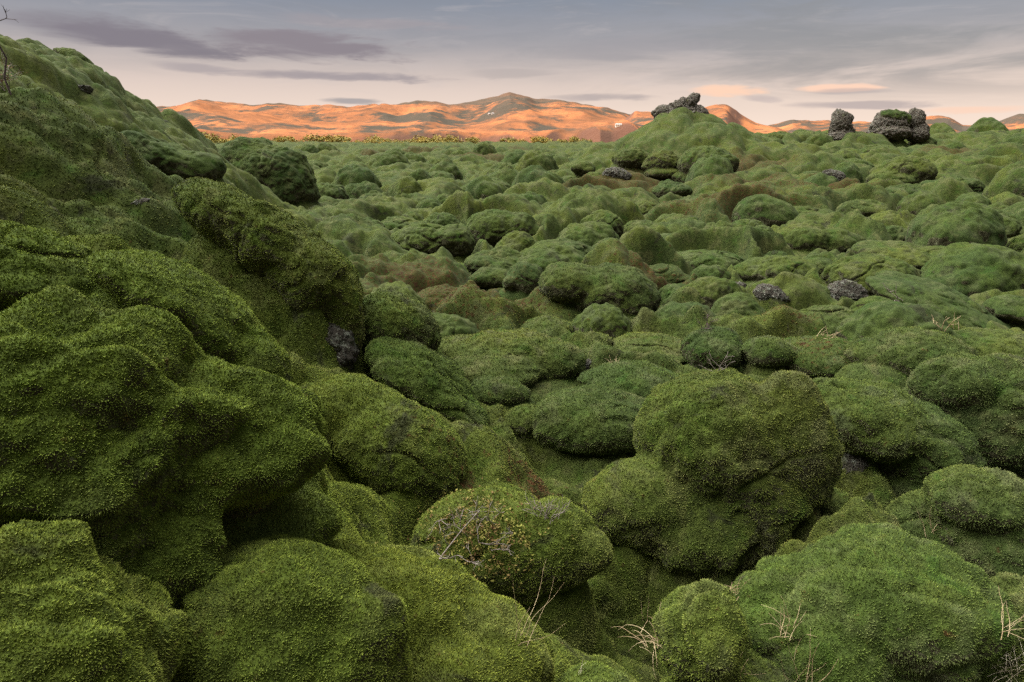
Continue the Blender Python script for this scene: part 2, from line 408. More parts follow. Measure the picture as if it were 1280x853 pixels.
# ------------------------------------------------------------------ moss mounds seen in the photograph
# (label, group, base pixel row or distance, lobes (u, v, half width, half height, tilt, depth ratio))
GM = 'moss mounds of the lava field'
M = [
 ('huge yellow-green moss boulder filling the lower left foreground', 'D2.35', [(62, 600, 275, 212, 0, .8), (-10, 480, 130, 105)]),
 ('smooth moss swell in the bottom left corner, below the huge yellow-green boulder', 'D1.75', [(0, 862, 192, 200, -22, .8)]),
 ('moss hump below the dark overhang of the huge foreground boulder', 'D2.35', [(345, 800, 135, 122, -10), (420, 840, 90, 90)]),
 ('long moss shoulder sloping down to the bottom edge, left of the willow shrub', 'D2.9', [(500, 800, 120, 110, -38), (580, 860, 110, 110, -38)]),
 ('rounded moss mound wearing the yellowing willow shrub', 770, [(605, 690, 92, 78, 0, .9), (690, 680, 55, 55)]),
 ('largest moss mound, many-lobed, in the centre right foreground', 700, [(893, 550, 94, 84, 0, .9), (992, 552, 50, 86, 14), (800, 628, 72, 54, 8, .8), (868, 660, 74, 64), (935, 632, 62, 68)]),
 ('kidney-shaped moss mound with a dark stone at its left end, left of the largest mound', 566, [(742, 524, 76, 42), (700, 530, 36, 32)]),
 ('low moss mound with a pale crest right behind the kidney-shaped mound', 505, [(790, 478, 57, 27)]),
 ('dome of moss with dry twigs at its foot, behind the largest mound', 466, [(893, 438, 39, 28)]),
 ('broad dark moss bank in the hollow at the foot of the left hillside', 480, [(635, 447, 80, 36), (690, 452, 40, 26)]),
 ('small moss hump in front of the lichened cave, right of the largest mound', 655, [(1018, 632, 44, 30), (975, 650, 30, 28)]),
 ('long moss mound sloping down to the right above the lichened cave', 632, [(1085, 522, 78, 46, -12), (1150, 560, 70, 52, -20), (1140, 605, 48, 30)]),
 ('big smooth moss dome at the right edge, behind the long sloping mound', 590, [(1232, 522, 88, 76), (1195, 480, 48, 34), (1275, 560, 60, 50)]),
 ('pear-shaped moss mound narrowing to its lower left, in front of the pale flat mound', 505, [(1150, 448, 60, 37), (1095, 480, 46, 28)]),
 ('flat moss mound at the right edge behind the big smooth dome', 465, [(1245, 440, 62, 28)]),
 ('oval moss mound with straw on its crest, right of the twig-footed dome', 478, [(1030, 448, 62, 28), (960, 440, 30, 20)]),
 ('wide grey-green moss mound with bare crust patches, in the lower right corner', 'D3.9', [(1120, 752, 116, 84), (1020, 800, 110, 90), (1060, 850, 150, 60)]),
 ('tall dark moss bulk at the right edge under the big smooth dome', 752, [(1255, 680, 108, 84), (1225, 625, 60, 40)]),
 ('dark moss hump at the bottom edge, left of the wide crusted mound', 'D3.6', [(880, 800, 60, 66), (930, 860, 80, 50)]),
 ('small moss hump at the very bottom edge, right of the long shoulder', 'D2.9', [(745, 870, 50, 34)]),
 ('left one of two big moss mounds at the valley end, its right face sharply cut', 326, [(530, 304, 40, 24), (568, 303, 26, 22)]),
 ('right of the two big moss mounds at the end of the valley, high and round', 315, [(618, 288, 36, 25), (648, 290, 24, 24)]),
 (None, 345, [(624, 330, 42, 18)]), (None, 364, [(614, 348, 26, 14)]), (None, 378, [(657, 353, 26, 25)]),
 ('double-humped moss mound left of the rocky cave mouth in the middle of the field', 408, [(765, 370, 58, 38), (715, 354, 42, 26)]),
 ('moss cap sitting on the lichened rock in the middle of the field', 366, [(828, 348, 28, 18)]),
 ('egg-shaped moss mound, front one of the pair behind the double-humped mound', 340, [(789, 321, 27, 19)]),
 (None, 331, [(762, 315, 22, 16)]), (None, 325, [(840, 310, 32, 18)]),
 (None, 348, [(886, 331, 42, 18)]), ('steep moss ball with a dark left side, amid the field', 308, [(754, 285, 25, 22)]),
 (None, 282, [(776, 268, 24, 17)]), (None, 302, [(800, 290, 24, 15)]), (None, 279, [(806, 265, 20, 14)]),
 (None, 332, [(700, 315, 40, 15)]), (None, 412, [(640, 397, 22, 14)]), ('round dark moss knob right above the broad dark bank', 433, [(684, 414, 32, 18)]),
 ('moss hump overgrown with rusty heath at the foot of the hillside', 404, [(557, 380, 45, 22)]), (None, 515, [(620, 492, 36, 22)]), (None, 548, [(657, 525, 28, 20)]),
 (None, 452, [(815, 434, 50, 18)]), (None, 442, [(740, 430, 26, 14)]),
 ('wedge-shaped moss mound split by a vertical edge, amid the right half of the field', 323, [(1002, 303, 36, 22), (1040, 306, 30, 20)]),
 ('domed moss mound over pale rocks, left of the largest dome of the right middle field', 362, [(969, 341, 44, 22)]),
 (None, 385, [(1009, 368, 27, 16)]), (None, 352, [(1022, 337, 22, 15)]),
 ('wide moss dome overhanging a lichened rock, in the right middle field', 378, [(1087, 347, 51, 28)]),
 ('moss ball in front of the lichened rock under the wide dome', 417, [(1094, 394, 30, 22)]), (None, 424, [(1036, 404, 42, 22)]),
 (None, 346, [(1130, 322, 60, 18, -8), (1170, 328, 40, 20)]), ('long bare moss slope falling to the right of the wide overhanging dome', 415, [(1175, 382, 80, 24, -22)]),
 (None, 407, [(1266, 388, 32, 19)]), ('broad moss mound with a dark front near the right edge of the far field', 305, [(1225, 283, 40, 21), (1190, 285, 30, 16)]),
 (None, 280, [(1079, 264, 30, 14)]), (None, 284, [(1002, 271, 30, 13)]), ('broad brownish moss hump on the right-hand ridge slope', 240, [(1132, 216, 34, 20), (1112, 226, 26, 14)]),
 (None, 216, [(1175, 205, 25, 13)]), (None, 247, [(1195, 234, 30, 13)]), (None, 237, [(1265, 228, 22, 10)]), (None, 228, [(1243, 218, 17, 10)]),
 (None, 203, [(1100, 192, 22, 11)]), (None, 200, [(1257, 189, 20, 11)]), (None, 252, [(1130, 242, 24, 10)]),
 (None, 253, [(610, 238, 30, 15)]), (None, 298, [(500, 285, 28, 13)]), (None, 260, [(405, 245, 30, 15)]),
 ('dark moss boulder with a bare rock face, at the far end of the left hillside', 'D25', [(338, 216, 50, 32), (350, 240, 46, 34), (310, 215, 40, 40)]),
 (None, 240, [(711, 232, 15, 12)]), (None, 252, [(735, 243, 18, 9)]), (None, 234, [(745, 224, 16, 9)]), (None, 222, [(828, 205, 22, 16)]),
 ('big dark moss bulge on the right flank of the rock-topped knoll', 224, [(882, 206, 34, 22)]), (None, 214, [(790, 200, 22, 15)]),
 (None, 230, [(730, 212, 14, 10)]), (None, 258, [(840, 240, 24, 12)]), (None, 262, [(870, 256, 26, 10)]),
 ('bulging moss boulder over a dark hollow, on the left hillside', 'D7.2', [(388, 350, 62, 50, -30), (425, 400, 28, 62, 0), (340, 305, 75, 42, -35), (290, 275, 70, 36, -35)]),
 ('round moss swelling right below the bulging boulder of the hillside', 'D7.8', [(495, 412, 55, 44, -30)]),
 ('moss shoulder reaching into the valley from the left hillside', 'D7.4', [(530, 478, 80, 42, -38)]),
 ('wide moss shoulder below the bulging boulder, on the lower left hillside', 'D5.6', [(500, 560, 90, 62, -30), (430, 520, 60, 50)]),
 ('broad moss lump at the left edge, above the huge foreground boulder', 'D4.4', [(40, 350, 105, 62, -25)]),
 ('moss rib right behind the huge foreground boulder', 'D4.6', [(235, 395, 110, 55, -40), (300, 470, 60, 60, -40)]),
 ('moss brow with dark drooping lobes, halfway up the left hillside', 'D13', [(205, 205, 55, 26, -30), (245, 212, 36, 22), (165, 215, 50, 28, -20)]),
 ('moss bump that juts from the skyline of the left hillside', 'D24', [(96, 76, 20, 11, -30)]),
]

mounds = []       # (label, lobes, size px)
pads = []         # (x, y, target z, radius)
for (lab, base, lobes) in M:
    zb = float(base[1:]) if isinstance(base, str) else None
    if zb is None:
        um = np.mean([l[0] for l in lobes])
        t = hit(um, base)
        zb = t if t is not None else 200.0
    out = []
    big = max(l[2] for l in lobes)
    for l in lobes:
        u, v, a, b = l[:4]; tilt = R(l[4]) if len(l) > 4 else 0; k = l[5] if len(l) > 5 else .95
        d = ray(u, v); d1 = d / np.linalg.norm(d)
        aw = a / FPX * zb
        zc = zb + (0.6 * k * aw if not isinstance(base, str) else 0)
        aw = a / FPX * zc; bw = b / FPX * zc
        th = -math.asin(d1[2]); ry = k * aw
        if abs(math.sin(th)) > .05: ry = min(ry, .85 * bw / abs(math.sin(th)))
        rz = math.sqrt(max(bw ** 2 - (ry * math.sin(th)) ** 2, (.5 * bw) ** 2)) / max(math.cos(th), .3)
        c = CAM + d * zc
        az = math.atan2(d[0], d[1])
        X = np.array([math.cos(az), -math.sin(az), 0]); Y = np.array([math.sin(az), math.cos(az), 0]); Z = np.array([0, 0, 1.0])
        X2 = X * math.cos(tilt) + Z * math.sin(tilt); Z2 = -X * math.sin(tilt) + Z * math.cos(tilt)
        out.append((c, np.stack([X2, Y, Z2], 1), np.array([aw, ry, rz])))
        onh = float(np.clip(hill_s(c[0], c[1]) / .8, 0, 1))
        pads.append((c[0], c[1], c[2] + rz * (.16 + .62 * onh), max(aw, ry), rz))
    for j in range(random.choice([2, 3, 4]) if len(lobes) < 3 else 0):
        c, A, rd = random.choice(out[:len(lobes)])
        w_ = random.uniform(0, 6.28); q_ = random.uniform(.38, .6)
        loc = A @ (np.array([math.cos(w_) * .72, math.sin(w_) * .72, random.uniform(-.25, .28)]) * rd)
        out.append((c + loc, A, rd * q_ * np.array([random.uniform(.9, 1.3), random.uniform(.9, 1.3), random.uniform(.9, 1.15)])))
    # the moss drapes down from the mound to the ground on one side
    c, A, rd = out[0]
    w_ = random.uniform(0, 6.28); q_ = random.uniform(.15, .5)
    if random.random() < .6 and len(lobes) < 3: out.append((c + np.array([math.cos(w_) * q_ * rd[0], math.sin(w_) * q_ * rd[1], -.72 * rd[2]]), A, rd * np.array([1.12, 1.12, .5])))
    mounds.append((lab, out, big))

scatter = []
placed = [(x, y, r_) for (x, y, z, r_, _) in pads]
_q = random.Random(99)
for _ in range(9000):
    if len(scatter) >= 150: break
    r = math.exp(_q.uniform(math.log(8.5), math.log(115)))
    a = R(_q.uniform(-20, 38)); x = r * math.sin(a); y = r * math.cos(a)
    if hill_s(x, y) > -.5 or math.hypot(x - 10.2, y - 44) < 6.5: continue
    s_ = _q.choice([.42, .5, .6, .75, .9, 1.05]) * (1 + max(0, (r - 25)) / 70)
    if any((x - p[0]) ** 2 + (y - p[1]) ** 2 < (.82 * (p[2] + s_)) ** 2 for p in placed): continue
    placed.append((x, y, s_))
    q_ = _q.uniform(.9, 1.45)
    z = float(Hbase(x, y)) + .05 + .20 * s_ * _q.uniform(.2, 1.3)
    scatter.append((x, y, z, s_, _q.randrange(9) if r > 22 else _q.randrange(9, 14), q_, _q.uniform(0, 6.28)))
    pads.append((x, y, z + .18 * s_, s_ * .95, .5 * s_ * q_))

def padded(x, y, h):
    """the ground dips round each mound and rises a little under it, so that every mound is rooted"""
    num = np.zeros_like(h); den = np.zeros_like(h)
    for (px, py, pz, pr, prz) in pads:
        i = np.nonzero((np.abs(x - px) < 1.5 * pr) & (np.abs(y - py) < 1.5 * pr))
        d2 = ((x[i] - px) ** 2 + (y[i] - py) ** 2) / (pr * pr)
        w = 6.0 * np.exp(-(d2 / .85) ** 2)
        num[i] += w * (pz - prz * (.10 + 1.2 * np.minimum(d2, 1.25))); den[i] += w
    return (h + num) / (1 + den)

def H(x, y):
    x = np.asarray(x, float); y = np.asarray(y, float)
    cov = np.zeros(np.shape(x))
    for (px, py, pz, pr, prz) in pads:
        i = np.nonzero((np.abs(x - px) < 3 * pr) & (np.abs(y - py) < 3 * pr))
        f = .35 * pr / max(math.hypot(px, py), 1)
        d2 = ((x[i] - px * (1 - f)) ** 2 + (y[i] - py * (1 - f)) ** 2) / (pr * pr)
        cov[i] = np.maximum(cov[i], np.exp(-(d2 / 2.2) ** 2))
    L = Hlumps(x, y)
    return padded(x, y, Hbase(x, y) + L * (1 - .55 * cov) - .12 * cov)

# places of heath and dead ground (pixels of the photo, laid on the ground)
HEATH = [(555, 400, 1.6), (530, 372, 1.2), (600, 405, 1.3), (790, 235, 3.4), (760, 250, 2.6), (730, 253, 2.2), (890, 268, 2.6), (910, 272, 2.2),
         (480, 205, 5), (530, 196, 7), (610, 205, 5), (640, 195, 6), (1060, 250, 1.6), (1210, 200, 3.2), (945, 215, 2.2), (975, 430, .5),
         (1015, 470, .45), (690, 640, .45), (1030, 255, 2.2), (560, 620, .25), (930, 240, 2), (830, 375, 1.0)]
heath_w = []
for (u, v, r_) in HEATH:
    t = hit(u, v)
    if t: p = CAM + ray(u, v) * t; heath_w.append((p[0], p[1], r_))

def dry_at(x, y):
    o = np.zeros(np.shape(x))
    for (px, py, r_) in heath_w:
        o = np.maximum(o, np.exp(-((x - px) ** 2 + (y - py) ** 2) / (r_ * r_)))
    r = np.hypot(x, y)
    o = np.maximum(o, np.clip((r - 60) / 160, 0, 1) * .38)
    return o

# ------------------------------------------------------------------ the ground sheet
az = np.concatenate([np.linspace(-180, -52, 40)[:-1], np.linspace(-52, -47, 12)[:-1], np.linspace(-47, 47, NAZ), np.linspace(47, 52, 12)[1:], np.linspace(52, 180, 40)[1:-1]])
rr = np.concatenate([np.exp(np.linspace(math.log(.5), math.log(95), NRAD))[:-1], np.exp(np.linspace(math.log(95), math.log(420), 160))[:-1], np.exp(np.linspace(math.log(420), math.log(9000), 36))])
AZ, RR = np.meshgrid(np.radians(az), rr, indexing='ij')
gx = RR * np.sin(AZ); gy = RR * np.cos(AZ)
gz = H(gx, gy)
gz = np.where(RR > 900, np.minimum(gz, -15), gz)
na, nr_ = gx.shape
V = np.stack([gx, gy, gz], -1).reshape(-1, 3)
# small roughness of the moss, fading where one pixel covers more than it
Pn = V.astype(np.float32)
rv = RR.ravel()
nearm = rv < 40
q = np.zeros(len(V), np.float32)
Pq = Pn[nearm]
q[nearm] = (n3(Pq * 2.6) * .04 - np.maximum(n3(Pq * 4.3 + 20) - .2, 0) * .09 + n3(Pq * 9 + 3) * .014 + n3(Pq * 24 + 11) * .006 - .09 * np.exp(-(np.abs(n3(Pq * 1.5 + 41)) / .05) ** 2) * np.clip(n3(Pq * .9 + 61) * 4, 0, 1) + (np.abs(n3(Pq * 3.4 + 71)) - .2) * .09 + (np.abs(n3(Pq * 1.6 + 81)) - .2) * .22) * np.clip((40 - rv[nearm]) / 20, 0, 1) * np.clip((rv[nearm] - .6) / 1, 0, 1)
V[:, 2] += q
ii = np.arange(na)[:, None] * nr_ + np.arange(nr_ - 1)[None, :]
jj = (np.roll(np.arange(na), -1))[:, None] * nr_ + np.arange(nr_ - 1)[None, :]
Q = np.stack([ii, ii + 1, jj + 1, jj], -1).reshape(-1, 4)[:, ::-1]
# plug under the viewer
V = np.vstack([V, [[0, 0, float(gz[:, 0].mean())]]])
cap = np.stack([np.roll(np.arange(na), -1) * nr_, np.arange(na) * nr_, np.full(na, len(V) - 1)], 1)
def tri_of(Q): return np.concatenate([Q[:, [0, 1, 2]], Q[:, [0, 2, 3]]])
near_q = Q[(np.linalg.norm(V[Q[:, 0]] - CAM, axis=1) < 13) & (V[Q[:, 0], 1] > .2)]
def check_up(T):
    A, B, C = V[T[:, 0]], V[T[:, 1]], V[T[:, 2]]
    return np.cross(B - A, C - A)[:, 2].mean()
if check_up(tri_of(Q[:2000])) < 0: Q = Q[:, ::-1]; cap = cap[:, ::-1]; near_q = near_q[:, ::-1]
fv, ft, ftip, frnd = fuzz(V, tri_of(near_q), 1.0, 13.0)
dry = np.concatenate([dry_at(V[:, 0], V[:, 1]), dry_at(fv[:, 0], fv[:, 1])])
g = build('lava_field', np.vstack([V, fv]), [Q, cap, ft + len(V)], MOSS,
          attrs={'tip': np.concatenate([np.full(len(V), .5), ftip]), 'rnd': np.concatenate([np.full(len(V), .4), frnd]), 'body': np.concatenate([np.ones(len(V)), np.zeros(len(fv))]), 'dry': dry},
          smooth=[True, True, False])
tag(g, 'moss-covered lava field with soft swells running to the foot of the hills', kind='structure')
print('ground', len(V), 'fuzz', len(ft))

# ------------------------------------------------------------------ build the mounds
def mound_mesh(name, lobes, sub, k, amp=1.0, hairy=True, seed=0):
    cen, dirs, faces, t = trace(lobes, k, sub)
    P = cen + dirs * t[:, None]
    size = float(np.mean([l[2].max() for l in lobes]))
    a = rough_moss((P + seed).astype(np.float32), dirs, size, amp)
    P = P + dirs * a[:, None]
    return cen, P, faces

total = 0
for (lab, lobes, big) in mounds:
    cz = lobes[0][0]
    sub = 8 if big > 70 else 7 if big > 36 else 6 if big > 18 else 5
    k = (.34 if len(lobes) > 4 else .38) * min(l[2].min() for l in lobes)
    cen, P, faces = mound_mesh('moss_mound', lobes, sub, k, 1.9 if lab and ('huge yellow' in lab or 'crusted' in lab) else 1.1)
    dist = np.linalg.norm(cen - CAM)
    base = np.array([cen[0], cen[1], float(H(cen[0:1], cen[1:2])[0])])
    if dist < 14:
        fv, ft, ftip, frnd = fuzz(P, faces, 1.0, 13.0)
    else: fv, ft, ftip, frnd = np.zeros((0, 3)), np.zeros((0, 3), int), np.zeros(0), np.zeros(0)
    total += len(ft)
    VV = np.vstack([P, fv]) - base
    o = build('moss_mound', VV, [faces, ft + len(P)], MOSS, attrs={'tip': np.concatenate([np.full(len(P), .5), ftip]), 'rnd': np.concatenate([np.full(len(P), .4), frnd]), 'body': np.concatenate([np.ones(len(P)), np.zeros(len(fv))]),
              'dry': .8 * dry_at(VV[:, 0] + base[0], VV[:, 1] + base[1]) if lab and 'heath' in lab else .45 * dry_at(VV[:, 0] + base[0], VV[:, 1] + base[1])}, smooth=[True, False], loc=base)
    tag(o, lab or 'plain rounded moss mound like many others in the middle of the lava field', 'moss mound', GM)
print('mound fuzz', total)

# further mounds between them: copies of a dozen shapes
protos = []
for i in range(14):
    n = random.choice([2, 3, 3, 4])
    lobes = []
    for j in range(n):
        c = np.array([0, 0, 0.]) if j == 0 else np.array([random.uniform(-.75, .75), random.uniform(-.6, .6), random.uniform(-.25, .12)])
        s = 1 if j == 0 else random.uniform(.45, .8)
        lobes.append((c, np.eye(3), np.array([s * random.uniform(.85, 1.15), s * random.uniform(.8, 1.05), s * random.uniform(.62, .9)])))
    w_ = random.uniform(0, 6.28); q_ = random.uniform(.1, .45)
    if i % 5 < 3: lobes.append((np.array([math.cos(w_) * q_, math.sin(w_) * q_, -.42]), np.eye(3), np.array([1.4, 1.3, .34])))
    cen, P, faces = mound_mesh('m', lobes, 5 if i < 9 else 6, .30, .8, seed=i * 3.7)
    me_o = build('moss_mound', P, [faces], MOSS, attrs={'tip': np.full(len(P), .5), 'rnd': np.full(len(P), .4), 'body': np.ones(len(P))}, link=False)
    protos.append(me_o)
for (x, y, z, s, i, q_, w_) in scatter:
    o = protos[i].copy(); col.objects.link(o)
    o.location = (x, y, z); o.scale = (s, s, s * q_); o.rotation_euler = (0, 0, w_)
    tag(o, 'plain rounded moss mound like many others in the middle of the lava field', 'moss mound', GM)
for p in protos: bpy.data.objects.remove(p)

# ------------------------------------------------------------------ bare rock
def px_lobe(u, v, a, b, zc, tilt=0, k=.8, flat=1):
    d = ray(u, v); c = CAM + d * zc; az = math.atan2(d[0], d[1])
    X = np.array([math.cos(az), -math.sin(az), 0]); Y = np.array([math.sin(az), math.cos(az), 0]); Z = np.array([0, 0, 1.0])
    t = R(tilt); X2 = X * math.cos(t) + Z * math.sin(t); Z2 = -X * math.sin(t) + Z * math.cos(t)
    return (c, np.stack([X2, Y, Z2], 1), np.array([a / FPX * zc, k * a / FPX * zc, b / FPX * zc]))

def rock_mesh(lobes, sub, k, amp, seed, freq=1.0, cuts=16):
    cen, dirs, faces, t = trace(lobes, k, sub)
    t = t * (1.1 if cuts else 1.0)
    # broken faces: the lump is cut by random planes
    q_ = np.random.default_rng(int(seed * 100) + 5)
    for _ in range(cuts):
        n_ = q_.normal(size=3); n_ /= np.linalg.norm(n_)
        dd = dirs @ n_; hgt = (dd * t).max() * q_.uniform(.74, 1.0)
        m_ = dd > .05; t[m_] = np.minimum(t[m_], hgt / dd[m_])
    P = (cen + dirs * t[:, None]).astype(np.float32)
    size = float(np.mean([l[2].max() for l in lobes]))
    f = freq / size
    a = (np.abs(n3(P * 1.6 * f + seed)) - .3) * -.30 + n3(P * 3.4 * f + seed) * .14 + (np.abs(n3(P * 6.5 * f + seed)) - .25) * .16 + n3(P * 14 * f) * .05
    step = np.round(n3(P * 2.2 * f + seed + 9) * 4) / 4 * .14
    return cen, P + dirs * ((a + step) * amp * size)[:, None], faces

def rock(label, lobes, sub=6, k=.08, amp=.8, seed=0, mat=None, name='lava_rock', cat='rock'):
    tall = name != 'lava_rock'
    cen, P, faces = rock_mesh(lobes, sub, k, amp, seed, 1.5 if tall else 1.0, 0 if tall else 16)
    b = np.array([cen[0], cen[1], P[:, 2].min()])
    o = build(name, P - b, [faces], mat or ROCK, loc=b, smooth=[True])
    return tag(o, label, cat)

pk = np.array([10.5, 44.5, float(H(np.array([10.5]), np.array([44.5]))[0])]); D = float((pk - CAM) @ Fw)
print('knoll top row', 426.5 - FPX * float((pk - CAM) @ Up) / D, 'col', 640 + FPX * 10.9 / D)
rock('tilted slab of dark lava leaning on top of the central knoll', [px_lobe(849, 136, 22, 10, D, 24), px_lobe(866, 125, 9, 7, D, 40), px_lobe(830, 142, 14, 10, D), px_lobe(852, 148, 28, 15, D), px_lobe(872, 146, 15, 13, D, -30)], 7, .12, .62, 3, ROCK_WARM, 'lava_slab')
D = hit(1050, 174, H, tmin=30) or 60.0
print('stack distance', D)
rock('lone blocky stack of lava on the right ridge, left of the moss-capped outcrop', [px_lobe(1050, 160, 12, 20, D), px_lobe(1057, 150, 9, 8, D), px_lobe(1047, 146, 7, 8, D), px_lobe(1049, 174, 16, 10, D), px_lobe(1058, 166, 9, 10, D)], 7, .15, .62, 8, ROCK_WARM, 'rock_stack', 'rock stack')
D = hit(1122, 168, H, tmin=30) or 60.0
print('outcrop distance', D)
cap_l = [px_lobe(1112, 156, 21, 14, D), px_lobe(1108, 146, 12, 8, D), px_lobe(1125, 152, 13, 12, D), px_lobe(1098, 160, 10, 9, D), px_lobe(1112, 166, 25, 10, D)]
outc = rock('wide lava outcrop with a moss cap on the right ridge', cap_l, 7, .1, .5, 11, ROCK_WARM, 'rock_outcrop', 'rock outcrop')
cen, P, faces = mound_mesh('c', [px_lobe(1116, 146, 16, 8, D - .3, -12), px_lobe(1127, 152, 11, 11, D - .3)], 6, .15, .8)
build('moss_cap', P - np.array(outc.location), [faces], MOSS, parent=outc, attrs={'tip': np.full(len(P), .5), 'rnd': np.full(len(P), .4), 'body': np.ones(len(P))})
rock('slender lava pillar at the right end of the moss-capped outcrop', [px_lobe(1146, 154, 9, 16, D, -6), px_lobe(1143, 142, 7, 6, D), px_lobe(1150, 163, 10, 9, D), px_lobe(1147, 169, 13, 9, D)], 7, .08, .55, 15, ROCK_WARM, 'rock_pillar', 'rock pillar')

def at(u, v, f=H):
    t = hit(u, v, f)
    return t
for (lab, u, v, a, b, dz) in [
    ('rough lichened rock under the moss cap in the middle of the field', 836, 374, 28, 22, .5),
    ('lichened rock at the cave mouth under the double-humped mound', 770, 392, 26, 16, .4),
    ('pale lichened rock face under the wide dome of the right middle field', 1056, 370, 18, 24, .4),
    ('grey rock wedged under the domed mound, left of the wide dome', 966, 368, 20, 12, .4),
    ('small grey stone left of the rock wedged under the domed mound', 918, 360, 14, 10, .3),
    ('blue-grey lichened boulder in the cave beside the largest mound', 1064, 592, 26, 34, .3),
    ('dark stone on the left end of the kidney-shaped mound', 672, 506, 9, 13, .1),
    ('dark craggy rock poking from the moss left of the low pale-crested mound', 735, 462, 20, 15, .2),
    ('round grey stone on the back of the largest mound', 876, 466, 10, 9, .1),
    ('upright grey rock face on the dark boulder at the far end of the hillside', 380, 232, 9, 22, .2),
    ('dark rock in the hollow under the bulging boulder of the hillside', 402, 425, 34, 34, .5),
    ('jagged dark rock under the overhang of the huge foreground boulder', 352, 655, 26, 30, -.25),
    ('pale lichened rock in the cleft at the bottom left, beside the moss hump', 480, 795, 15, 34, 0),
    ('dark rubble patch on the left flank of the rock-topped knoll', 770, 218, 15, 10, .3),
    ('dark brown rock on the right ridge slope, beside a moss hump', 1038, 222, 12, 14, .3),
    ('dark brittle crag amid the heath, below the right flank of the knoll', 966, 262, 14, 12, .3),
    ('dark pit rock high on the left hillside, below the skyline bump', 97, 112, 12, 8, .2),
    ('grey stone set in the moss of the left hillside', 165, 258, 18, 9, .2),
    ('dark rock in the hollow at the right edge, under the big smooth dome', 1268, 570, 22, 14, .3),
    ('small pale stone in the cleft between hillside boulders', 455, 438, 4, 6, .1)]:
    t = at(u, v)
    if t is None: continue
    # never let a rock stand behind a mound that hides it
    v = v + .12 * b; t = t + dz * .15
    rr_ = random.Random(int(u * 7 + v)); kd = .30 if 340 < v < 420 and u > 700 else .42
    ls = [px_lobe(u, v, a * 1.3, b * .85, t + kd * a / FPX * t, rr_.uniform(-20, 20), .5)]
    for _ in range(4):
        ls.append(px_lobe(u + rr_.uniform(-.75, .75) * a, v + rr_.uniform(-.2, .7) * b, a * rr_.uniform(.35, .6), b * rr_.uniform(.4, .7), t + (kd - .04) * a / FPX * t, rr_.uniform(-30, 30), .6))
    rock(lab, ls, 6, .03, .62, u * .37)

# ------------------------------------------------------------------ plants
def tube(pts, rad, n=5):
    pts = np.asarray(pts, float); V = []; Fq = []
    for i, p in enumerate(pts):
        d = pts[min(i + 1, len(pts) - 1)] - pts[max(i - 1, 0)]; d /= np.linalg.norm(d) + 1e-9
        a = np.cross(d, [.3, .9, .2]); a /= np.linalg.norm(a) + 1e-9; b = np.cross(d, a)
        r = rad[i]
        for k in range(n):
            w = 2 * math.pi * k / n
            V.append(p + r * (a * math.cos(w) + b * math.sin(w)))
    for i in range(len(pts) - 1):
        for k in range(n):
            Fq.append((i * n + k, i * n + (k + 1) % n, (i + 1) * n + (k + 1) % n, (i + 1) * n + k))
    return np.array(V), np.array(Fq)

class Acc:
    def __init__(s): s.V = []; s.F = []; s.n = 0
    def add(s, V, F): s.V.append(V); s.F.append(np.asarray(F) + s.n); s.n += len(V)
    def obj(s, name, mat, parent=None, loc=None, smooth=True):
        ks = {}
        for f in s.F: ks.setdefault(f.shape[1], []).append(f)
        return build(name, np.vstack(s.V), [np.concatenate(x) for x in ks.values()], mat, parent=parent, loc=loc, smooth=[smooth] * len(ks))

def curve_pts(p, d, ln, n, wob, rnd, droop=0):
    pts = [np.array(p, float)]; d = np.array(d, float); d /= np.linalg.norm(d)
    for i in range(n):
        d = d + np.array([rnd.gauss(0, wob), rnd.gauss(0, wob), rnd.gauss(0, wob) - droop]); d /= np.linalg.norm(d)
        pts.append(pts[-1] + d * ln / n)
    return np.array(pts), d

def branch(acc, rnd, p, d, ln, r, depth, tips, spread=.7, wob=.14):
    pts, d2 = curve_pts(p, d, ln, 5, wob, rnd)
    acc.add(*tube(pts, np.linspace(r, r * .6, 6)))
    tips.append(pts[-1]); tips.append(pts[3])
    if depth == 0: return
    for i in range(rnd.choice([2, 3, 3])):
        q = pts[rnd.choice([3, 4, 5, 5])]
        dd = d2 + np.array([rnd.gauss(0, spread), rnd.gauss(0, spread), rnd.gauss(.1, spread * .7)])
        branch(acc, rnd, q, dd, ln * rnd.uniform(.5, .75), r * .58, depth - 1, tips, spread, wob)

def leaves(tips, n, size, spread, rnd):
    a = Acc()
    for _ in range(n):
        c = tips[rnd.randrange(len(tips))] + np.array([rnd.gauss(0, spread), rnd.gauss(0, spread), rnd.gauss(0, spread)])
        d = np.array([rnd.gauss(0, 1) for _ in range(3)]); d /= np.linalg.norm(d)
        e = np.cross(d, [rnd.gauss(0, 1), rnd.gauss(0, 1), rnd.gauss(0, 1)]); e /= np.linalg.norm(e) + 1e-9
        s = size * rnd.uniform(.6, 1.3)
        a.add(np.array([c - d * s, c - e * s * .5 + .1 * s * np.cross(d, e), c + d * s, c + e * s * .5 + .1 * s * np.cross(d, e)]), [(0, 1, 2, 3)])
    return a

bpy.context.view_layer.update()
dg = bpy.context.evaluated_depsgraph_get()
def surf(u, v, down=0, near=0):
    """first surface met by the ray through a pixel"""
    d = Vector(ray(u, v)).normalized()
    ok, loc, nrm, *_ = sc.ray_cast(dg, Vector(CAM) + d * near, d)
    if not ok and down < 12: return surf(u, v + 1, down + 1, near)
    return (np.array(loc), np.array(nrm)) if ok else (CAM + np.array(d) * 3000, np.array([0, 0, 1.0]))

def shrub_root(name, label, cat, p):
    o = bpy.data.objects.new(name, None); o.location = p; o.empty_display_size = .1; col.objects.link(o)
    return tag(o, label, cat)

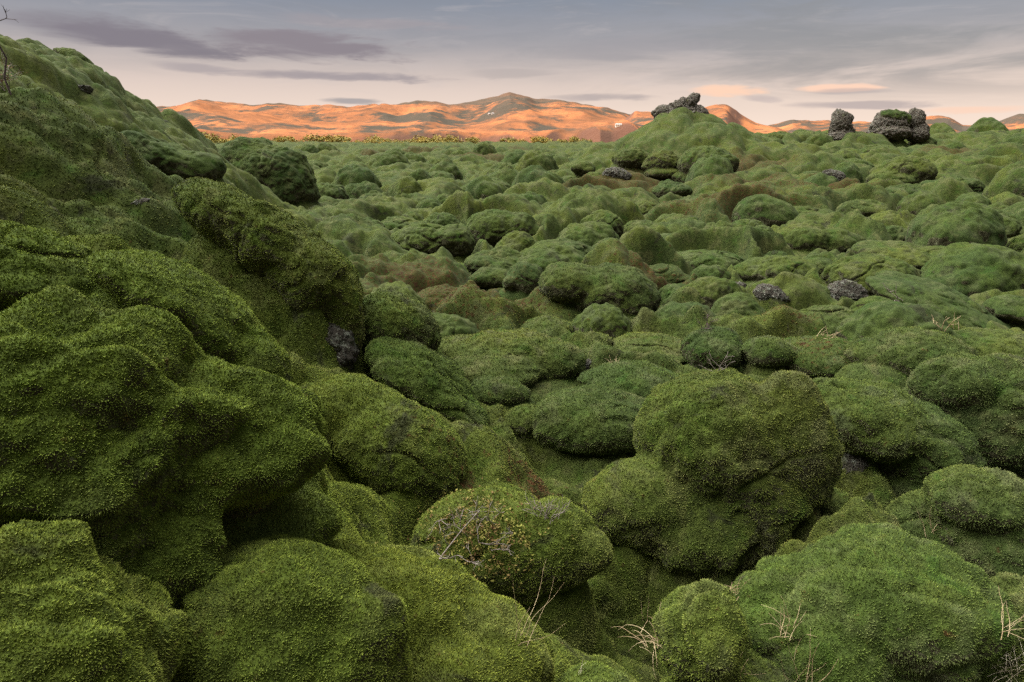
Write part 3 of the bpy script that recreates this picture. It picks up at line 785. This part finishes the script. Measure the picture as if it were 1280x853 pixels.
# bare birch on the skyline of the hillside, rusty leaves at its foot
p, _ = surf(14, 118); p = p - np.array([0, 0, .05])
dist = np.linalg.norm(p - CAM); px = dist / FPX / 1.15
root = shrub_root('birch_sapling', 'leafless crooked birch sapling on the upper left hillside against the sky', 'sapling', p)
rnd = random.Random(5)
acc = Acc(); tips = []
trunk = np.array([[0, 0, 0], [-4, 0, 22], [1, 2, 42], [-5, 0, 60], [-3, -1, 74], [0, 0, 82]], float) * px
acc.add(*tube(trunk, np.array([2.0, 1.8, 1.6, 1.4, 1.3, 1.2]) * px * .62, 6))
acc.obj('trunk', BARK, root)
acc = Acc()
for d, ln in (((-.75, .1, .6), 26), ((-.2, .3, 1), 24), ((.55, -.2, .9), 24), ((.9, .2, .45), 18), ((-.5, -.3, .3), 20)):
    branch(acc, rnd, trunk[-1] - np.array([0, 0, rnd.uniform(0, 6)]) * px, d, ln * px * .62, 1.0 * px * .62, 2, tips, .55, .16)
acc.obj('crown', BARK, root)
p2, _ = surf(8, 112)
root = shrub_root('low_shrub', 'low tangled shrub with a few rusty leaves at the foot of the birch sapling', 'shrub', p2)
acc = Acc(); tips = []
for i in range(9):
    branch(acc, rnd, np.array([rnd.uniform(-8, 8), rnd.uniform(-3, 3), -2]) * px, (rnd.uniform(-1, 1), rnd.uniform(-.6, .4), rnd.uniform(.5, 1.1)), rnd.uniform(16, 30) * px, .55 * px, 2, tips, .6, .16)
acc.obj('branches', TWIG, root)
leaves(tips, 240, 1.3 * px, 2.5 * px, rnd).obj('leaves', LEAF_RUST, root, smooth=False)

# willow shrub sprawling over the foreground mound
p, _ = surf(600, 640)
dist = np.linalg.norm(p - CAM); px = dist / FPX
root = shrub_root('willow_shrub', 'sprawling dwarf willow with yellowing leaves and grey bare twigs on a moss mound', 'shrub', p)
rnd = random.Random(11); acc = Acc(); tips = []
for (u, v) in [(560, 650), (575, 660), (590, 645), (605, 650), (620, 655), (630, 640), (585, 670), (600, 680), (615, 690), (560, 680), (640, 665), (550, 700), (580, 700)]:
    q, nn = surf(u, v)
    acc.add(*tube([nn * -.02, (q - p) * .5 - nn * .03, q - p - nn * .012], np.array([.5, .4, .5]) * px))
    branch(acc, rnd, q - p - nn * .01, nn * .8 + np.array([rnd.gauss(0, .5), rnd.gauss(0, .3), .3]), rnd.uniform(14, 30) * px, .75 * px, 2, tips, .7, .18)
acc.obj('branches', TWIG, root)
tl = []
for _ in range(900):
    u = rnd.gauss(598, 38); v = rnd.gauss(668, 30)
    q, nn = surf(u, v); 
    if np.linalg.norm(q - p) < 1.2: tl.append(q - p + nn * rnd.uniform(.005, .05))
leaves(tl, 1900, 2.0 * px, 2 * px, rnd).obj('leaves', LEAF_MIX, root, smooth=False)

def twig_patch(label, pts, ln, mat=TWIG, n=6, depth=1, seed=0, thick=.5):
    rnd = random.Random(seed); p, _ = surf(*pts[0]); px = np.linalg.norm(p - CAM) / FPX
    acc = Acc(); tips = []
    for (u, v) in pts:
        q, nn = surf(u, v)
        for _ in range(n):
            branch(acc, rnd, q - p - nn * .01 + np.array([rnd.gauss(0, 4), rnd.gauss(0, 4), 0]) * px, nn * .5 + np.array([rnd.gauss(0, .6), rnd.gauss(0, .4), .5]), ln * rnd.uniform(.5, 1.1) * px, thick * px, depth, tips, .6, .15)
    o = acc.obj('dead_twigs', mat, None, loc=p)
    return tag(o, label, 'twigs')
twig_patch('grey dead heather twigs on the shoulder right of the willow shrub', [(672, 643), (680, 645), (688, 648)], 20, n=7, seed=3)
twig_patch('dead twigs sticking out at the foot of the round dome behind the largest mound', [(895, 463)], 20, n=6, seed=4)
twig_patch('dead rusty twigs beside the oval straw-crested mound', [(884, 409)], 14, BARK, 6, seed=5)
twig_patch('dead twigs hanging by the moss ball of the right middle field', [(1117, 375)], 18, n=3, seed=6)
twig_patch('dry twigs in the dip right of the long bare moss slope', [(1180, 413)], 16, STRAW, 4, seed=7)

def grass(label, u, v, n, ln, spread=.5, mat=STRAW, seed=0, droop=.12, base=6, lean=(0, 0), thick=.42):
    rnd = random.Random(seed); p, nn = surf(u, v); px = np.linalg.norm(p - CAM) / FPX
    acc = Acc()
    for _ in range(n):
        b = np.array([rnd.gauss(0, base), rnd.gauss(0, base), -3]) * px
        d = np.array([rnd.gauss(lean[0], spread), rnd.gauss(lean[1], spread), 1])
        L = ln * rnd.uniform(.55, 1.1) * px
        pts, _ = curve_pts(b, d, L, 7, .10, rnd, droop)
        acc.add(*tube(pts, np.linspace(thick, .12, 8) * px, 3))
    o = acc.obj('grass_tuft', mat, None, loc=p)
    return tag(o, label, 'grass tuft')
grass('three upright straw stalks between the wide crusted mound and the dark bulk', 1162, 668, 5, 46, .3, seed=1, droop=0, base=3, thick=.6)
grass('curled clump of dry reddish grass in the dark bottom hollow', 825, 805, 26, 52, .7, seed=2, droop=.26, base=8)
grass('pale thick tuft of dead grass in the bottom right corner', 1262, 838, 60, 62, .5, STRAW_PALE, 3, .16, 12, (.2, 0))
grass('sparse dry stalks spreading at the right edge beside the dark bulk', 1252, 790, 8, 55, .5, seed=4, droop=.05, base=6, lean=(.8, 0))
grass('tall thin straw stalks leaning over the gap right of the long shoulder', 655, 800, 6, 92, .16, seed=5, droop=.02, base=7, lean=(.25, 0))
grass('small straw tuft on the face of the wide crusted mound', 985, 790, 14, 46, .45, seed=6, base=5)
grass('tiny straw tuft on the dark flank below the largest mound', 922, 738, 12, 22, .9, seed=7, base=5)
grass('scattered thin stalks at the bottom edge of the wide crusted mound', 1005, 845, 9, 58, .35, seed=8, droop=.03, base=8)
grass('single tall stalk standing in the dark bottom hollow', 806, 778, 2, 58, .08, seed=9, droop=0, base=2)
grass('short pale blade at the bottom edge, left of the small hump', 726, 842, 3, 30, .3, STRAW_PALE, 10, 0, 2)
grass('straw wisps on the crest of the oval mound right of the twig-footed dome', 1030, 420, 12, 18, .5, seed=11, base=6)
grass('single dry stalk in front of the flat mound at the right edge', 1198, 412, 3, 26, .15, seed=12, droop=0, base=3)
grass('straw wisp on the crest of the low pale-crested mound', 768, 453, 6, 14, .5, seed=13, base=5)
grass('short straw stalks on the left side of the wide crusted mound', 925, 845, 4, 42, .25, seed=14, droop=0, base=8)

# small golden bushes at the sunlit far edge of the field
rnd = random.Random(21)
bp = []
for i in range(4):
    tips = []
    for _ in range(60):
        v = np.array([rnd.gauss(0, 1), rnd.gauss(0, 1), rnd.gauss(0, 1)]); v /= np.linalg.norm(v); v *= rnd.uniform(.5, 1) ** .5
        tips.append(np.array([v[0] * 1.3, v[1] * 1.1, .75 + v[2] * .75]))
    o = leaves(tips, 420, .17, .16, rnd).obj('golden_bush', GOLD, smooth=False)
    col.objects.unlink(o); bp.append(o)
for i in range(150):
    if i % 6 == 0: ca, cr_ = rnd.choice([rnd.uniform(-26, -8), rnd.uniform(-24, 8), rnd.uniform(-26, 30)]), rnd.uniform(185, 260)
    a = R(ca + rnd.gauss(0, 1.0)); r = cr_ + rnd.gauss(0, 9)
    x, y = r * math.sin(a), r * math.cos(a)
    o = bp[i % 4].copy(); col.objects.link(o)
    s = rnd.choice([.5, .7, .9, 1.2, 1.7]) * rnd.uniform(.8, 1.1); o.location = (x, y, float(H(np.array([x]), np.array([y]))[0]) - .1); o.scale = (s * 1.3, s * 1.3, s); o.rotation_euler = (0, 0, rnd.uniform(0, 6.28))
    tag(o, 'small golden autumn bush at the sunlit far edge of the lava field', 'bush', 'golden bushes along the far edge of the lava field')
for o in bp: bpy.data.objects.remove(o)

# ------------------------------------------------------------------ the far hills
def pz(v, r):   # height of pixel row v at distance r
    return CAMZ + r * math.tan(math.atan((426.5 - v) / FPX) - PITCH)
def paz(u, v=150):
    d = ray(u, v); return math.degrees(math.atan2(d[0], d[1]))
SKY = [(-400, 150), (0, 140), (150, 136), (210, 133), (250, 127), (300, 130), (360, 130), (400, 131), (440, 132), (480, 130), (520, 125), (560, 129), (590, 125), (620, 121), (637, 118.5), (650, 120), (668, 122), (700, 122), (730, 127), (760, 135), (790, 146), (812, 150), (860, 160), (960, 175), (1300, 190), (1700, 190)]
SKYB = [(-400, 190), (600, 190), (760, 165), (795, 146), (820, 142), (870, 142), (890, 143), (920, 147), (945, 156), (970, 161), (1000, 171), (1050, 185), (1300, 190), (1700, 190)]
SKYC = [(-400, 190), (760, 185), (860, 165), (940, 156), (980, 155), (1010, 153), (1050, 156), (1120, 156), (1160, 151), (1185, 152), (1205, 158), (1240, 157), (1290, 151), (1400, 145), (1700, 150)]
TERR = [(-400, 165), (200, 166), (300, 168), (420, 170), (500, 168), (600, 163), (700, 161), (760, 159), (845, 160), (870, 166), (920, 178), (1000, 185), (1100, 176), (1180, 166), (1300, 164), (1700, 170)]
ha = np.linspace(-46, 46, 1500); hr = np.exp(np.linspace(math.log(900), math.log(6500), 420))
HA, HR = np.meshgrid(np.radians(ha), hr, indexing='ij')
hx = HR * np.sin(HA); hy = HR * np.cos(HA)
def prof(tab, r0):
    a = [paz(u) for u, v in tab]; z = [pz(v, r0 / math.cos(0)) for u, v in tab]
    return np.interp(np.degrees(HA), a, z)
wr_ = 260 * n2(hx / 900 + 3, hy / 900) 
def layer(tab, r0, front, back, p=1.3):
    z = prof(tab, r0)
    t = HR - r0 + wr_ * .6
    k = np.where(t < 0, np.clip(1 + t / front, 0, 1) ** p, np.clip(1 - t / back, 0, 1))
    return (z + 25) * k - 25
gul = 1 - np.abs(n2(hx / 330 + 9, hy / 600)) * 2.2
gul2 = 1 - np.abs(n2(hx / 80 + 19, hy / 150)) * 2.2
fb = n2(hx / 300, hy / 300) + .5 * n2(hx / 140 + 5, hy / 140) + .25 * n2(hx / 60, hy / 60 + 3)
zA = layer(SKY, 3600, 2000, 2600, 1.15)
zB = layer(SKYB, 2900, 1100, 1500, 1.1)
zC = layer(SKYC, 4600, 1700, 2500, 1.1)
zT = prof(TERR, 1600)
cl = np.clip((HR - 1420 + 90 * n2(hx / 160, hy / 500)) / 130, 0, 1); cl = cl * cl * (3 - 2 * cl)
zT = (zT + 25) * cl * np.clip(1 - (HR - 1700) / 2500, 0, 1) - 25
hz = np.maximum(np.maximum(zA, zB), np.maximum(zC, zT))
hh = np.clip((hz + 25) / 120, 0, 1.6)
hz = hz + hh * (gul * 21 * (1 - .9 * np.clip((hz - 110) / 90, 0, 1)) + fb * 9 + 1.8 * n2(hx / 45 + 3, hy / 70) + .6 * n2(hx / 22, hy / 30 + 5)) - hh * 9
cliffm = np.clip(1 - np.abs(HR - 1480) / 130, 0, 1) * (np.clip((np.degrees(HA) - paz(640) + 2 * n2(hx / 130, hy / 130)) / 6, 0, 1) * np.clip((paz(900) - np.degrees(HA)) / 4, 0, 1) + .3)
hz = hz + cliffm * gul2 * 13
# rocky summit knob of the main peak
dA = np.degrees(HA) - paz(655)
hz = hz + 22 * np.exp(-(dA / np.where(dA < 0, 3.0, .9)) ** 2) * np.exp(-((HR - 3100) / 600) ** 2)
dA = np.degrees(HA) - paz(905)
hz = hz + 45 * np.exp(-(dA / np.where(dA < 0, 2.0, .9)) ** 2) * np.exp(-((HR - 2500) / 450) ** 2)
dA = np.degrees(HA) - paz(480)
hz = hz + 16 * np.exp(-(dA / np.where(dA < 0, 3.0, .8)) ** 2) * np.exp(-((HR - 2900) / 500) ** 2)
kx = 3600 * math.sin(R(paz(640))); ky = 3600 * math.cos(R(paz(640)))
hz = hz + 9 * np.exp(-(np.hypot(hx - kx, hy - ky) / 130) ** 2)
Vh = np.stack([hx, hy, hz], -1).reshape(-1, 3)
n0, n1 = hx.shape
ii = np.arange(n0 - 1)[:, None] * n1 + np.arange(n1 - 1)[None, :]
Qh = np.stack([ii, ii + n1, ii + n1 + 1, ii + 1], -1).reshape(-1, 4)
T = tri_of(Qh[:500]); A, B, C = Vh[T[:, 0]], Vh[T[:, 1]], Vh[T[:, 2]]
if np.cross(B - A, C - A)[:, 2].mean() < 0: Qh = Qh[:, ::-1]

def hills_material():
    m, nt, b = node_mat('autumn_hills')
    geo = N(nt, 'ShaderNodeNewGeometry'); P = geo.outputs['Position']
    sep = N(nt, 'ShaderNodeSeparateXYZ'); nt.links.new(geo.outputs['Normal'], sep.inputs[0])
    a = noise(nt, P, .006, 6, .6, .3); f = noise(nt, P, .03, 6, .65)
    c = ramp(nt, a, [(.34, (.12, .060, .034)), (.5, (.23, .092, .042)), (.64, (.32, .125, .052))])
    c = mixc(nt, mrange(nt, f, .55, .68), c, (.12, .060, .036))
    c = mixc(nt, mrange(nt, noise(nt, P, .0035, 6, .7), .475, .57), c, (.060, .050, .038))     # stony dark flats
    hp = N(nt, 'ShaderNodeSeparateXYZ'); nt.links.new(P, hp.inputs[0])
    hi = mth(nt, 'ADD', hp.outputs[2], mth(nt, 'MULTIPLY', mth(nt, 'SUBTRACT', noise(nt, P, .008, 6, .7), .5), 330))
    c = mixc(nt, mth(nt, 'MULTIPLY', mrange(nt, hi, 150, 225), .85), c, (.085, .062, .045))
    c = mixc(nt, mrange(nt, sep.outputs['Z'], .90, .78), c, (.11, .060, .042))       # bare rock where too steep for grass
    nt.links.new(c, b.inputs['Base Color']); b.inputs['Roughness'].default_value = 1; b.inputs['Specular IOR Level'].default_value = 0
    nt.links.new(bump(nt, f, .35, 12), b.inputs['Normal'])
    return m
hills = build('hills', Vh, [Qh], hills_material())
tag(hills, 'rolling rust-orange autumn hills lit by the low sun', kind='structure')

# the mountainside behind the viewer, which keeps the low sun off the lava field
SUN_EL, SUN_AZ = R(5.0), R(-113)      # azimuth from +Y towards +X
sx, sy = math.sin(SUN_AZ), math.cos(SUN_AZ)
YB = -620
mx = np.linspace(-5200, 2200, 320); my = np.linspace(-1500, -330, 60)
MX, MY = np.meshgrid(mx, my, indexing='ij')
reach = 235.0
crest = (reach - YB) / abs(sy) * math.tan(SUN_EL)
mz = crest * np.exp(-np.abs((MY - YB) / 260) ** 2.0) * (1 + .0 * MX) + 5 * n2(MX / 120, MY / 120) + 2.0 * n2(MX / 45, MY / 45) - 25
mz = mz + 25 * np.clip(1 - np.abs(MY - YB) / 500, 0, 1)
mz *= np.clip((MX + 5200) / 300, 0, 1) * np.clip((2200 - MX) / 300, 0, 1) * np.clip((-330 - MY) / 120, 0, 1)
mz -= 18
Vm = np.stack([MX, MY, mz], -1).reshape(-1, 3)
ii = np.arange(len(mx) - 1)[:, None] * len(my) + np.arange(len(my) - 1)[None, :]
Qm = np.stack([ii, ii + len(my), ii + len(my) + 1, ii + 1], -1).reshape(-1, 4)
mo = build('mountainside', Vm, [Qm], hills.data.materials[0])
tag(mo, 'grassy mountainside behind the viewer that shades the lava field', kind='structure')

# ------------------------------------------------------------------ farmhouses far off on the hills
bpy.context.view_layer.update()
dg = bpy.context.evaluated_depsgraph_get()
def box(x0, x1, y0, y1, z0, z1):
    V = np.array([[x, y, z] for x in (x0, x1) for y in (y0, y1) for z in (z0, z1)], float)
    F = [(0, 1, 3, 2), (4, 6, 7, 5), (0, 4, 5, 1), (2, 3, 7, 6), (0, 2, 6, 4), (1, 5, 7, 3)]
    return V, F
def farmhouse(label, u, v, w, dp, h, rh):
    p, _ = surf(u, v, 0, 1000); d = ray(u, v); a = -math.atan2(d[0], d[1])
    o = bpy.data.objects.new('farmhouse', None); o.location = p; o.rotation_euler = (0, 0, a + .15); col.objects.link(o)
    tag(o, label, 'farmhouse', 'white farmhouses on the far hills')
    b = Acc(); b.add(*box(-w / 2, w / 2, -dp / 2, dp / 2, -4, h)); b.obj('wall', WHITE, o, smooth=False)
    e = .4; V = np.array([[-w/2-e, -dp/2-e, h], [w/2+e, -dp/2-e, h], [w/2+e, dp/2+e, h], [-w/2-e, dp/2+e, h], [-w/2-e, 0, h+rh], [w/2+e, 0, h+rh]])
    me = Acc(); me.add(V, [(0, 1, 5, 4), (2, 3, 4, 5)]); me.add(V, [(0, 4, 3), (1, 2, 5)]); me.add(V, [(3, 2, 1, 0)])
    me.obj('roof', ROOF, o, smooth=False)
    wn = Acc()
    for i in range(3):
        x = -w / 2 + w * (i + .5) / 3
        wn.add(*box(x - .7, x + .7, -dp / 2 - .05, -dp / 2 + .1, h * .35, h * .35 + 1.5))
        q = Acc(); q.V, q.F, q.n = [wn.V[-1]], [np.asarray(wn.F[-1]) - wn.F[-1].min()], 8
        q.obj('window', ROCK, o, smooth=False)
farmhouse('small white farmhouse below the main peak, left one of a close pair', 611.5, 143.5, 8, 6, 3.6, 2.4)
farmhouse('small white farmhouse below the main peak, right one of a close pair', 616, 143.2, 8, 6, 3.6, 2.2)
farmhouse('long white farmhouse on the terrace edge near the rock-topped knoll', 773, 157.6, 13, 6, 2.8, 1.8)

# ------------------------------------------------------------------ sky, sun
w = bpy.data.worlds.new('World'); sc.world = w; w.use_nodes = True
nt = w.node_tree
bg = nt.nodes['Background']
BG = .1
sky = N(nt, 'ShaderNodeTexSky', sky_type='NISHITA', sun_disc=False)
sky.sun_elevation = SUN_EL; sky.sun_rotation = SUN_AZ
sky.air_density = 1.2; sky.dust_density = 2.0
tc = N(nt, 'ShaderNodeTexCoord'); g_ = tc.outputs['Generated']
sp = N(nt, 'ShaderNodeSeparateXYZ'); nt.links.new(g_, sp.inputs[0])
X, Y, Z = sp.outputs
el = mth(nt, 'MULTIPLY', mth(nt, 'ARCSINE', Z), 57.2958)
azn = mth(nt, 'MULTIPLY', mth(nt, 'ARCTAN2', X, Y), 57.2958)
def K(c): return tuple(x * 1.0 / BG for x in c)
eln = mrange(nt, el, -2, 46, 0, 1, False)
def epos(d): return (d + 2) / 48
base = ramp(nt, eln, [(epos(-2), (.92, .72, .60)), (epos(1.5), (.95, .77, .66)), (epos(4.3), (.74, .61, .56)), (epos(7.3), (.37, .35, .385)), (epos(10.3), (.235, .262, .335)), (epos(16), (.34, .36, .42)), (epos(24), (.30, .32, .37)), (epos(46), (.40, .42, .46))])
LD = Vector((-.42, .22, .88)).normalized()
dt = mth(nt, 'ADD', mth(nt, 'ADD', mth(nt, 'MULTIPLY', X, LD.x), mth(nt, 'MULTIPLY', Y, LD.y)), mth(nt, 'MULTIPLY', Z, LD.z))
glow = mth(nt, 'MULTIPLY', mrange(nt, dt, .50, .97), mrange(nt, el, 13, 34))
base = mixc(nt, glow, base, (14.0, 13.8, 13.4))
back = mth(nt, 'MULTIPLY', mrange(nt, Y, .25, -.5), mrange(nt, el, 60, 25))
base = mixc(nt, mth(nt, 'MULTIPLY', back, .6), base, (.07, .08, .10))
# veil of high cloud on the right
cv = N(nt, 'ShaderNodeCombineXYZ')
nt.links.new(mth(nt, 'MULTIPLY', azn, .055), cv.inputs[0]); nt.links.new(mth(nt, 'MULTIPLY', el, .33), cv.inputs[1])
warp = noise(nt, cv.outputs[0], 1.3, 5, .6, .6)
warp2 = noise(nt, cv.outputs[0], 3.6, 5, .62, .4)
veil = mth(nt, 'MULTIPLY', mrange(nt, azn, -5, 25), mrange(nt, warp, .38, .62))
veil = mth(nt, 'MULTIPLY', veil, mrange(nt, el, 2.0, 5.5))
base = mixc(nt, mth(nt, 'MULTIPLY', veil, .7), base, (.255, .255, .285))
softc = mth(nt, 'MULTIPLY', mrange(nt, warp2, .42, .66), mrange(nt, el, 3.5, 8))
base = mixc(nt, mth(nt, 'MULTIPLY', softc, .22), base, (.235, .245, .295))
softl = mth(nt, 'MULTIPLY', mrange(nt, noise(nt, cv.outputs[0], 2.1, 6, .65, .8), .52, .70), mrange(nt, el, 1.5, 5))
base = mixc(nt, mth(nt, 'MULTIPLY', softl, .22), base, (.60, .53, .53))
def streak(u, v, hw, hh, slope, colr, strength, soft=.95):
    """one lens-shaped cloud bank, at an azimuth and an elevation, with frayed edges"""
    global base
    d = ray(u, v); a0 = math.degrees(math.atan2(d[0], d[1])); e0 = math.degrees(math.asin(d[2] / np.linalg.norm(d)))
    d2 = ray(u + hw, v); wa = abs(math.degrees(math.atan2(d2[0], d2[1])) - a0); d3 = ray(u, v - hh); we = abs(math.degrees(math.asin(d3[2] / np.linalg.norm(d3))) - e0)
    da = mth(nt, 'DIVIDE', mth(nt, 'SUBTRACT', azn, a0), wa)
    de = mth(nt, 'DIVIDE', mth(nt, 'SUBTRACT', mth(nt, 'SUBTRACT', el, e0), mth(nt, 'MULTIPLY', da, slope * we)), we)
    de = mth(nt, 'ADD', de, mth(nt, 'MULTIPLY', mth(nt, 'SUBTRACT', warp, .5), 3.0))
    da2 = mth(nt, 'ADD', da, mth(nt, 'MULTIPLY', mth(nt, 'SUBTRACT', warp2, .5), .7))
    q = mth(nt, 'ADD', mth(nt, 'MULTIPLY', da2, da2), mth(nt, 'MULTIPLY', de, de))
    q = mth(nt, 'ADD', q, mth(nt, 'MULTIPLY', mth(nt, 'SUBTRACT', warp2, .5), 2.4))
    mk = mrange(nt, q, 1.0 + soft * .3, 1.0 - soft, 0, strength)
    base = mixc(nt, mk, base, colr)
PUR = (.215, .19, .24)
streak(160, 42, 145, 22, -.25, PUR, 1.0)
streak(220, 58, 95, 18, -.5, PUR, .9)
streak(380, 54, 140, 19, -.35, (.255, .22, .265), 1.0)
streak(470, 30, 120, 10, -.3, (.36, .31, .34), .5)
streak(245, 86, 60, 7, -.5, (.39, .34, .37), .75)
streak(430, 96, 140, 7, -.15, (.33, .29, .33), .85)
streak(640, 92, 60, 6, 0, (.42, .37, .38), .5)
streak(440, 127, 40, 4, 0, (.33, .32, .35), .8)
streak(750, 122, 70, 5, -.1, (.40, .35, .37), .7)
streak(910, 116, 52, 9, -.1, (1.0, .66, .50), 1.0, .7)
streak(950, 124, 26, 6, -.2, (.48, .41, .43), .6)
streak(1050, 110, 60, 5, 0, (.98, .66, .52), 1.0, .7)
streak(1060, 114, 50, 4, 0, (.45, .39, .41), .6)
streak(1080, 132, 110, 6, -.15, (.43, .37, .39), .75)
streak(1225, 138, 95, 7, 0, (.98, .68, .54), .9)
streak(800, 60, 140, 14, .3, (.33, .31, .35), .5)
streak(1090, 70, 160, 16, .1, (.33, .31, .33), .5)
bright = mixc(nt, 1.0, base, K((1, 1, 1)), 'MULTIPLY')
n_ = nt.nodes.new('ShaderNodeMix'); n_.data_type = 'RGBA'
nt.links.new(mixc(nt, .82, sky.outputs[0], bright), bg.inputs['Color'])
nt.nodes.remove(n_)
bg.inputs['Strength'].default_value = BG

ld = bpy.data.lights.new('sun', 'SUN'); ld.energy = 3.9; ld.angle = R(.5); ld.color = (1.0, .46, .175)
lo = bpy.data.objects.new('sun', ld); col.objects.link(lo)
sdir = Vector((sx * math.cos(SUN_EL), sy * math.cos(SUN_EL), math.sin(SUN_EL)))
lo.rotation_euler = sdir.to_track_quat('Z', 'Y').to_euler()

vs = sc.view_settings
vs.view_transform = 'Standard'; vs.look = 'None'; vs.gamma = 1; vs.exposure = 0.24
sc.cycles.use_denoising = False
sc.cycles.max_bounces = 5
